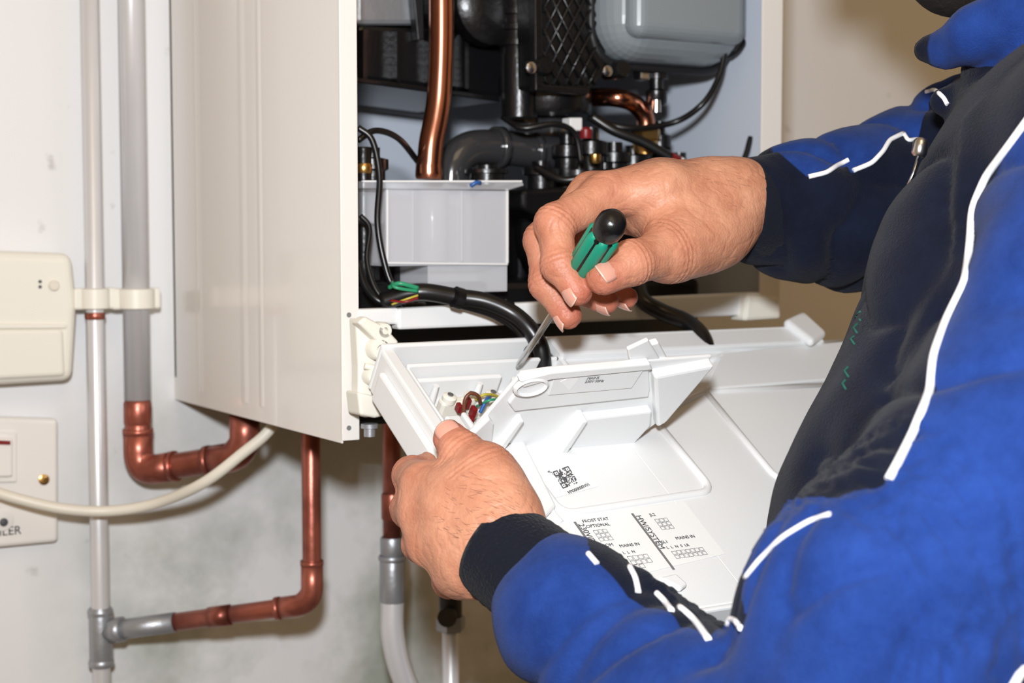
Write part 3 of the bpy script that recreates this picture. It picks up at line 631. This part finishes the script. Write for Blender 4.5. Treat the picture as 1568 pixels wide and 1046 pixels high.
# ================================================================ TECHNICIAN
te=empty('technician',(hd(1600,523,1.0).x,hd(1600,523,1.0).y,0))
def C(a,b,ra,rb): return ('c',np.array(a),np.array(b),ra,rb)
def chain(js):
    out=[]
    for p,q_ in zip(js[:-1],js[1:]): out.append(C(hd(*p[:3]),hd(*q_[:3]),p[3],q_[3]))
    return out
def hand(name,fingers,thumb,palm,blobs,hairbox,tend):
    pal=[]
    for c in palm: pal+=chain(c)
    pts=np.array([list(hd(*j[:3])) for f in fingers+[thumb] for j in f]+[list(p[1]) for p in pal]+[list(p[2]) for p in pal])
    lo=pts.min(0)-.045; hi=pts.max(0)+.045
    Fd=Field(lo,hi,.0011)
    for p in pal: Fd.add(p,.012)
    for b_ in blobs: Fd.add(b_,.016)
    for t_ in tend:
        for p in chain(t_): Fd.add(p,.005)
    for f in fingers+[thumb]:
        ch=chain(f); k0=.012 if f is thumb else .008
        for i,p in enumerate(ch): Fd.add(p,k0 if i==0 else .003)
        for j in f[1:-1]:
            c=hd(*j[:3]); Fd.add(C(c,c,j[3]*1.08,j[3]*1.08),.004)
    vs,fsx=Fd.mesh(); vs=smoothv(vs,fsx,3,.5)
    red=np.zeros(len(vs))
    for f in fingers+[thumb]:
        for i,j in enumerate(f):
            w=(.9 if i==len(f)-1 else (.45 if i==0 else .7))
            d=np.linalg.norm(vs-np.array(hd(*j[:3])),axis=1); red=np.maximum(red,w*np.exp(-(d/.015)**2))
    nn=vnorm(vs,fsx); disp=np.zeros(len(vs))
    for f in fingers+[thumb]:
        for i in range(1,len(f)-1):
            c=np.array(hd(*f[i][:3])); a=np.array(hd(*f[i-1][:3])); b2=np.array(hd(*f[i+1][:3]))
            t=(b2-a)/np.linalg.norm(b2-a); s=(vs-c)@t; r=np.linalg.norm(vs-c,axis=1)
            w=np.exp(-(s/.005)**2)*(r<f[i][3]*1.7)
            disp-=w*.0009*np.maximum(0,np.cos(s*2*math.pi/.0036))**2
    for i in range(len(vs)):
        v=V(vs[i]); n1=noise.noise(v*85); n2=noise.noise(v*40+V((3,1,7)))
        disp[i]+=-.00036*max(0,1-abs(n1)*7)+.0008*n2
    vs=vs+nn*disp[:,None]
    o=npmesh(name,vs,fsx,[M_skin],te)
    at=o.data.attributes.new('red','FLOAT','POINT'); at.data.foreach_set('value',red.astype(np.float32))
    hv=[];hf_=[]; rr_=random.Random(3); c0,c1,R0=hairbox; c0=np.array(c0)
    cand=[i for i in range(0,len(vs)) if np.linalg.norm(vs[i]-c0)<R0 and nn[i]@np.array(Up)>.15]
    for i in rr_.sample(cand,min(150,len(cand))):
        p=V(vs[i]); n=V(nn[i]); d=(c1+V((rr_.uniform(-.4,.4),rr_.uniform(-.4,.4),rr_.uniform(-.4,.4)))).normalized()
        d=(d-n*d.dot(n)).normalized(); L_=rr_.uniform(.003,.007); s_=n.cross(d)*.00006
        k=len(hv); hv+=[p-s_,p+s_,p+d*L_*.6+n*.0008+s_*.6,p+d*L_*.6+n*.0008-s_*.6,p+d*L_+n*.0006]
        hf_+=[(k,k+1,k+2,k+3),(k+3,k+2,k+4)]
    if hv: mk(name+'_hairs',hv,hf_,M_hair,te)
    k=0
    for f in fingers+[thumb]:
        a,b2,c=[hd(*j[:3]) for j in f[-3:]]
        t=(c-b2).normalized(); dr=(b2-(a+c)*.5); dr=(dr-t*dr.dot(t)).normalized()
        if f is thumb: dr=(CAM-c); dr=(dr-t*dr.dot(t)+Up*.35).normalized(); dr=(dr-t*dr.dot(t)).normalized()
        r=f[-1][3]; w=t.cross(dr)
        nv=[];nf=[]; nu,nvv=12,8
        for i in range(nu+1):
            for jj in range(nvv+1):
                al=(i/nu-.5)*2; be=(jj/nvv-.5)*2
                ang=be*.75; L_=.0060*(al*math.sqrt(max(0,1-be*be*(.45 if al<0 else .55))))
                rr=r*.975
                nv.append(c+t*(L_+.0010)+(w*math.sin(ang)+dr*math.cos(ang))*rr*(1.04-.07*al*al))
        for i in range(nu):
            for jj in range(nvv): q=i*(nvv+1)+jj; nf.append((q,q+1,q+nvv+2,q+nvv+1))
        no=mk(name+'_nail_%d'%k,nv,nf,[M_nail,M_lun],te,smooth=True)
        for pi,p_ in enumerate(no.data.polygons): p_.material_index=1 if (pi//nvv)>=nu-1 else 0
        sm=no.modifiers.new('s','SOLIDIFY'); sm.thickness=.0007; sm.offset=0; k+=1
    return o
RI=[(925,300,1.045,.0132),(850,343,1.020,.0120),(856,405,1.008,.0108),(884,446,1.004,.0094)]
RM=[(905,296,1.065,.0132),(832,368,1.048,.0118),(836,434,1.038,.0106),(870,484,1.030,.0092)]
RR=[(915,310,1.09,.012),(848,385,1.08,.0106),(872,440,1.062,.0096),(928,461,1.047,.0085)]
RL=[(930,330,1.11,.011),(885,395,1.105,.0095),(915,440,1.085,.0085),(960,456,1.068,.0078)]
RT=[(1085,365,1.06,.020),(1020,388,1.03,.0170),(968,402,1.005,.0132),(924,424,.995,.0112)]
palmR=[[(1230,316,1.12,.025),(1150,312,1.10,.0255),(1090,312,1.085,.026)],
 [(1120,300,1.08,.022),(1010,293,1.055,.0175),(925,300,1.045,.0134)],
 [(1120,295,1.09,.022),(1010,289,1.075,.0175),(905,296,1.065,.0134)],
 [(1120,305,1.10,.022),(1010,305,1.095,.016),(915,310,1.09,.012)],
 [(1120,325,1.10,.02),(1010,330,1.105,.016),(930,330,1.11,.011)],
 [(1110,330,1.08,.022),(1040,340,1.06,.021),(990,325,1.07,.017)]]
tendR=[[(1100,270,1.075,.0030),(1010,258,1.060,.0028),(930,275,1.043,.0040)]]
blR=[C(hd(1095,355,1.07),hd(1035,380,1.04),.025,.020)]
hr=hand('right_hand',[RI,RM,RR,RL],RT,palmR,blR,(hd(1125,270,1.08),-Rt+Up*.2,.04),tendR)
LI=[(650,742,.962,.0132),(630,728,1.002,.0112),(668,712,1.028,.0100),(710,715,1.035,.0088)]
LM=[(645,785,.955,.0132),(628,780,.995,.0114),(660,770,1.022,.0100),(702,768,1.03,.0090)]
LR=[(660,832,.948,.0127),(645,832,.988,.0110),(678,822,1.012,.0096),(718,815,1.02,.0086)]
LL=[(700,878,.94,.0120),(690,888,.972,.0102),(705,868,.995,.0090),(740,855,1.0,.0080)]
LT=[(760,772,.935,.018),(740,722,.945,.0160),(708,694,.955,.0128),(690,672,.962,.0110)]
palmL=[[(845,893,.902,.019),(800,862,.914,.0215),(752,828,.926,.0235)],
 [(765,815,.928,.021),(700,765,.945,.018),(650,742,.962,.0132)],
 [(760,825,.928,.021),(700,795,.942,.018),(645,785,.955,.0132)],
 [(755,840,.928,.021),(705,835,.937,.018),(660,832,.948,.0127)],
 [(750,855,.926,.019),(720,868,.932,.016),(700,878,.94,.0120)],
 [(765,795,.932,.020),(735,755,.945,.020),(690,745,.955,.0145)]]
tendL=[[(750,795,.905,.0028),(700,770,.925,.0028),(655,765,.944,.0035)],[(745,825,.904,.0028),(710,815,.918,.0028),(665,815,.938,.0035)]]
blL=[C(hd(768,792,.933),hd(750,755,.94),.020,.019)]
hl=hand('left_hand',[LI,LM,LR,LL],LT,palmL,blL,(hd(735,800,.90),-Rt+Up*.3,.033),tendL)
# ---- jacket
near=chain([(838,902,.903,.0290),(872,940,.89,.0405),(940,1005,.868,.0455),(1020,1085,.84,.0515),(1130,1180,.80,.0620),(1262,1230,.775,.0680),(1378,960,.775,.0770),(1562,740,.79,.0710),(1690,470,.82,.0700),(1735,250,.86,.075)])
far=chain([(1160,322,1.10,.0330),(1205,324,1.11,.0425),(1290,324,1.13,.0520),(1400,300,1.16,.0610),(1500,250,1.16,.0640),(1640,235,1.14,.0720)])
tor=chain([(1525,1350,.88,.138),(1528,850,.885,.114),(1655,480,.93,.114),(1760,270,.97,.108)])+\
    chain([(1525,1350,.97,.145),(1535,850,.975,.119),(1660,480,1.04,.116),(1750,270,1.10,.108)])
tor+=chain([(1760,270,.98,.108),(1750,250,.90,.085)])+chain([(1700,260,1.08,.095),(1640,235,1.14,.072)])
neck=chain([(1740,200,1.0,.085),(1680,60,.99,.068)])+chain([(1700,210,1.03,.07),(1560,125,1.02,.032)])
colb=chain([(1455,74,.965,.0130),(1490,54,.95,.0165),(1560,24,.935,.021),(1660,-8,.95,.022),(1720,-60,1.02,.02),(1660,-80,1.09,.02),(1540,-30,1.08,.018)])
colk=chain([(1416,75,.975,.0080),(1452,76,.966,.0105)])+chain([(1505,105,.98,.014),(1545,150,.97,.03),(1600,230,.98,.045)])+chain([(1445,155,1.03,.009),(1520,150,1.02,.024)])
cufn=(hd(757,838,.926),hd(835,892,.904)); cufr=(hd(1138,318,1.098),hd(1180,322,1.105))
allp=tor+near+far+neck+colb+colk
PTS=np.array([np.array(p[i]) for p in allp for i in (1,2)])
lo=PTS.min(0)-.09; hi=PTS.max(0)+.09
lo[2]=PTS.min(0)[2]-.16
J=Field(lo,hi,.0034)
for p in tor: J.add(p,.05)
for p in neck: J.add(p,.03)
for p in near: J.add(p,.010)
for p in far: J.add(p,.014)
for p in colb+colk: J.add(p,.005)
vs,fsx=J.mesh(); vs=smoothv(vs,fsx,2)
def gd(ps,P): return np.min(np.stack([evalp(p,P) for p in ps]),0)
nn=vnorm(vs,fsx)
dn,df,dt=gd(near,vs),gd(far,vs),np.minimum(gd(tor,vs),gd(neck,vs)); dc=gd(colb,vs); dk=gd(colk,vs)
disp=np.zeros(len(vs))
def axisn(p): d=np.array(p[2])-np.array(p[1]); return d/np.linalg.norm(d)
fa_=V(axisn(near[2])); ua_=V(axisn(near[6])); ra_=V(axisn(far[2]))
xsw=hd(1150,1000,.83).x
cuffpt=hd(800,870,.91)
for i in range(len(vs)):
    v=V(vs[i])
    if dc[i]<min(dn[i],df[i],dt[i]): disp[i]=.0015*noise.noise(v*50); continue
    if dn[i]<dt[i] and dn[i]<df[i]:
        bw=min(1,max(0,(v.x-xsw)/.05+.5)); ax=(fa_*(1-bw)+ua_*bw).normalized()
        A1=.0105*(1-bw)+.0105*bw; f1=27*(1-bw)+17*bw; f2=7*(1-bw)+6*bw
    elif df[i]<dt[i]: ax=ra_; A1,f1,f2=.0115,24,7
    else: ax=V((.3,.2,.93)); A1,f1,f2=.013,7,8
    s=v.dot(ax); w=v-ax*s
    q_=ax*(s*f1)+w*f2
    n1=noise.noise(q_+V((noise.noise(v*8),noise.noise(v*8+V((5,5,5))),0))*1.2)
    a_=abs(n1)*2.6
    disp[i]=A1*(a_/(a_+.28)-.58)+.0008*noise.noise(v*40)
vs2=vs+nn*disp[:,None]; vs2=smoothv(vs2,fsx,2,.4)
jk=npmesh('jacket',vs2,fsx,[M_fleece],te)
def proj(P):
    d=P-np.array(CAM); z=d@np.array(Fw); return 784+FPX*(d@np.array(Rt))/z, 522.7-FPX*(d@np.array(Up))/z
px_,py2=proj(vs)
a1,a2,a3,a4,a5=dn,df,dt,dc,dk
front=[(1585,170),(1545,225),(1510,270),(1490,320),(1485,380),(1480,430),(1450,490),(1430,545),(1425,600),(1400,660),(1362,735)]
fy=[p[1] for p in front]; fx=[p[0] for p in front]
sn=np.minimum(np.minimum(a3+.006-a1,a2-a1),a5-a1+.004)
# upper arm / front: the blue side panel of the jacket begins at the piping seam
sn_up=np.minimum(.02,a2-a1)
lx=np.interp(py2,[0,130]+fy+[760,790],[1700,1640]+fx+[1280,900])
sn=np.where(py2<790,np.minimum(np.maximum(sn,np.where(a1<.03,sn_up,-.02)),(px_-lx)/2900),sn)
lx2=np.interp(px_,[880,900,915,978,1028,1085,1118,1137,1139],[700,846,866,910,938,984,950,962,700])
ism=(px_>880)&(px_<1139)&(py2<1000)&(a1<.02)
sn=np.where(ism,np.minimum(sn,(py2-lx2)/2700),sn)
line=np.interp(px_,[1150,1190,1237,1300,1305,1340,1362,1385,1405,1420,1440,1460,1500,1560],[215,232,272,246,262,247,215,205,214,150,140,158,150,150])
sf=np.minimum(np.minimum(a3+.012-a2,a1-a2),(line-py2)/2200)
sc=np.minimum(np.minimum(a5-a4,a3-a4),np.minimum(a1-a4,a2-a4))
bl=np.maximum(np.maximum(sn,sf),sc)
at=jk.data.attributes.new('blue','FLOAT','POINT'); at.data.foreach_set('value',bl.astype(np.float32))
bvh=BVHTree.FromPolygons([V(v) for v in vs2],[tuple(int(k) for k in f) for f in fsx])
def jhit(px,py,lift=.001,dx=4,n=30):
    for k in range(n):
        d=ray(px+k*dx,py).normalized(); h=bvh.ray_cast(CAM,d)
        if h[0] is not None and (h[0]-CAM).length<1.3: return h[0]+h[1]*lift
    return None
def pipeline(name,pts,r,dx=4,sub=6,dy=0):
    P=[]
    for (a,b_) in zip(pts[:-1],pts[1:]):
        for k in range(sub): P.append((a[0]+(b_[0]-a[0])*k/sub,a[1]+(b_[1]-a[1])*k/sub))
    P.append(pts[-1]); Q=[]
    for a,b_ in P:
        h=None
        for k in range(12):
            d=ray(a+k*dx,b_+k*dy).normalized(); hh=bvh.ray_cast(CAM,d)
            if hh[0] is not None and (hh[0]-CAM).length<1.3:
                h=hh[0]+hh[1]*.0006; break
        if h is not None: Q.append(h)
    for _ in range(2):
        if len(Q)>2: Q=[Q[0]]+[(Q[i-1]+Q[i]*2+Q[i+1])/4 for i in range(1,len(Q)-1)]+[Q[-1]]
    if len(Q)>2: sweep(name,Q,r,M_pipe_w,te,seg=10)
pipeline('piping_front',front,.0022)
pipeline('piping_elbow',[(1272,788),(1240,797),(1200,822),(1165,855),(1142,885)],.0012,3,6,3)
pipeline('piping_forearm_1',[(900,848),(907,856),(914,864)],.0016,0,6,4)
pipeline('piping_forearm_2',[(963,868),(972,885),(977,908)],.0017,0,6,4)
pipeline('piping_forearm_3',[(1005,908),(1018,922),(1028,936)],.0017,0,6,4)
pipeline('piping_forearm_4',[(1040,930),(1062,948),(1085,980)],.0018,0,6,4)
pipeline('piping_forearm_5',[(1115,945),(1128,950),(1136,962)],.0014,0,6,4)
pipeline('piping_far_1',[(1238,271),(1265,265),(1285,252),(1300,245)],.0017)
pipeline('piping_far_2',[(1306,262),(1335,250),(1352,232),(1362,215),(1383,205)],.0017)
pipeline('piping_far_3',[(1383,205),(1390,216),(1405,214)],.0015)
pipeline('piping_far_4',[(1418,142),(1432,138),(1446,150),(1452,160)],.0015,0,6,3)
pipeline('piping_low',[(1585,1010),(1560,1030),(1545,1060)],.0022)
for nm,(a,b_),r0 in (('cuff_left',cufn,.0290),('cuff_right',cufr,.0335)):
    L_=(b_-a); n=16; P=[];R=[]
    P.append(a+L_*.06); R.append(r0*.86); P.append(a-L_*.02); R.append(r0*.93)
    for i in range(n+1):
        t=i/n; P.append(a+L_*1.25*t); R.append(r0+.0018*math.sin(t*3.1)+(.0004 if i%2 else 0))
    sweep(nm,P,R,M_cuff,te,seg=48)
def strokes(name,pts,r,m):
    Q=[jhit(a,b_,.0006) for a,b_ in pts]; Q=[q_ for q_ in Q if q_ is not None]
    if len(Q)>1: sweep(name,Q,r,m,te,seg=8)
zj=jhit(1416,244,.004); zk=zj+(hd(1398,292,1.0)-hd(1416,244,1.0))
lathe('zip_slider',[(.003,0),(.0045,.002),(.0045,.009),(.003,.011)],zj,(0.2,0,1),M_steel,te)
sweep('zip_pull',[zj,zj.lerp(zk,.5)+V((0,-.001,0)),zk],.0017,M_steel,te,seg=8,flat=.6)
for i,pp in enumerate([[(1318,478),(1311,484),(1318,491)],[(1314,496),(1308,503),(1313,510)],[(1309,515),(1304,520),(1309,527)],[(1300,562),(1294,569),(1300,577)],[(1296,582),(1291,588),(1296,596)]]): strokes('chest_embroidery_%d'%i,pp,.0006,M_teal)
# ---- head (mostly above the frame)
hc=hd(1455,-312,1.04)
fwd=V((-.80,.25,-.50)).normalized(); upv=(V((-.35,.15,1))-fwd*V((-.35,.15,1)).dot(fwd)).normalized(); sd=fwd.cross(upv).normalized()
B=np.array([fwd,sd,upv])
def hpnt(f,s,u): return hc+fwd*f+sd*s+upv*u
H=Field(np.array(hc)-.30,np.array(hc)+.30,.0035)
H.add(('e',np.array(hc),B,(.095,.075,.105)),.01)
H.add(('e',np.array(hpnt(.02,0,-.05)),B,(.072,.058,.075)),.03)
H.add(C(hpnt(.06,0,-.105),hpnt(.03,0,-.10),.02,.03),.03)
H.add(C(hpnt(.092,0,.015),hpnt(.112,0,-.028),.008,.012),.012)
H.add(C(hpnt(.088,-.02,-.062),hpnt(.088,.02,-.062),.008,.008),.008)
H.add(C(hpnt(.083,-.035,.028),hpnt(.09,.035,.028),.009,.009),.015)
for s_ in (-1,1):
    H.add(('e',np.array(hpnt(-.005,s_*.078,-.01)),B,(.018,.008,.032)),.006)
    H.add(C(hpnt(.07,s_*.035,-.02),hpnt(.05,s_*.055,-.02),.016,.012),.02)
H.add(C(hpnt(-.03,0,-.05),hd(1690,40,1.0),.056,.058),.03)
v3,f3=H.mesh(); v3=smoothv(v3,f3,2); ho=npmesh('head',v3,f3,[M_skin,M_hair],te)
at=ho.data.attributes.new('red','FLOAT','POINT'); at.data.foreach_set('value',np.full(len(v3),.25,np.float32))
cc=v3[f3].mean(1)-np.array(hc); cf=cc@np.array(fwd); cu=cc@np.array(upv); csd=np.abs(cc@np.array(sd))
hair=((cf<.03)&(cu>.0)&(csd<.078))|(cu>.065)|((cf<-.03)&(cu>-.06)&(cf>-.11))|((cu<-.055)&(cu>-.14)&(cf>.0)&~((cu>-.075)&(cf>.085)&(csd<.02)))
ho.data.polygons.foreach_set('material_index',hair.astype(np.int32))
for s_ in (-1,1):
    lathe('eye_%d'%(s_+1),[(.0115*math.sin(a),-.0115*math.cos(a)) for a in np.linspace(.05,3.09,12)],hpnt(.080,s_*.033,.003),fwd,M_eye,te)
    lathe('iris_%d'%(s_+1),[(.005,0),(.005,.0008)],hpnt(.0912,s_*.033,.003),fwd,M_iris,te)
# ---- trousers & boots
hipz=hd(1525,1350,.925); hx_,hy_=hipz.x,hipz.y
Tz=Field((hx_-.35,hy_-.35,-.01),(hx_+.35,hy_+.35,hipz.z+.18),.009)
for s_ in (-1,1):
    yy=hy_+s_*.10
    Tz.add(C((hx_,hy_+s_*.06,hipz.z),(hx_,yy,.74),.125,.095),.03); Tz.add(C((hx_,yy,.74),(hx_-.01,yy,.44),.095,.07),.02); Tz.add(C((hx_-.01,yy,.44),(hx_+.02,yy,.1),.07,.06),.02)
v4,f4=Tz.mesh(); npmesh('trousers',smoothv(v4,f4,2),f4,[M_trous],te)
for s_ in (-1,1):
    Bf=Field((hx_-.25,hy_+s_*.1-.09,-.005),(hx_+.12,hy_+s_*.1+.09,.16),.006)
    Bf.add(C((hx_+.01,hy_+s_*.1,.05),(hx_-.14,hy_+s_*.1,.04),.048,.042),.01); Bf.add(C((hx_+.02,hy_+s_*.1,.04),(hx_+.02,hy_+s_*.1,.12),.044,.05),.02)
    v5,f5=Bf.mesh(); v5[:,2]=np.maximum(v5[:,2],.002); npmesh('boot_%d'%(s_+1),smoothv(v5,f5,1),f5,[M_boot],te)
# ================================================================ SCREWDRIVER
sdv=empty('screwdriver',hd(870,450,1.0))
tip=ht(792,562,-.003); end=hd(938,340,.962); ax=(end-tip).normalized(); Ln=(end-tip).length
def lam(t): return tip+ax*(Ln*t)
sweep('shaft',[tip,lam(.03),lam(.5)],[.0012,.0022,.0024],M_steel,sdv)
hs=tip+ax*(Ln-.098)
lathe('handle_core',[(.004,0),(.0080,.004),(.0080,.010),(.0055,.018),(.006,.026),(.0085,.040),(.0092,.052),(.0092,.084),(.0080,.086)],hs,ax,M_black,sdv)
lathe('handle_cap',[(.0080,.084),(.0092,.087),(.0098,.092),(.0094,.098),(.0072,.102),(.0035,.104)],hs,ax,M_black,sdv)
u=ax.orthogonal().normalized(); w=ax.cross(u)
for i in range(6):
    a=i*math.pi/3+.3; dd=u*math.cos(a)+w*math.sin(a)
    sweep('grip_%d'%i,[hs+ax*.036+dd*.0055,hs+ax*.044+dd*.0066,hs+ax*.082+dd*.0070,hs+ax*.087+dd*.0058],[.0025,.0042,.0042,.0028],M_green,sdv,seg=14)
# ================================================================ LIGHTS
def area(name,loc,tgt,size,power,colr):
    l=bpy.data.lights.new(name,'AREA'); l.size=size; l.energy=power; l.color=colr; o=bpy.data.objects.new(name,l)
    bpy.context.scene.collection.objects.link(o); o.location=loc; o.rotation_euler=(V(tgt)-V(loc)).to_track_quat('-Z','Y').to_euler(); return o
area('camera_flash',CAM-Rt*.02+Up*.15-Fw*.02,hd(1150,480,1.2),.06,17,(.93,.96,1.0))
area('ceiling_lamp',(0.2,-1.6,2.5),(.6,-.2,1.3),.7,3.5,(1,.78,.5))
w=bpy.data.worlds.new('world'); bpy.context.scene.world=w; w.use_nodes=True
w.node_tree.nodes['Background'].inputs[0].default_value=(1,.66,.34,1); w.node_tree.nodes['Background'].inputs[1].default_value=.34
print('jacket verts',len(vs))
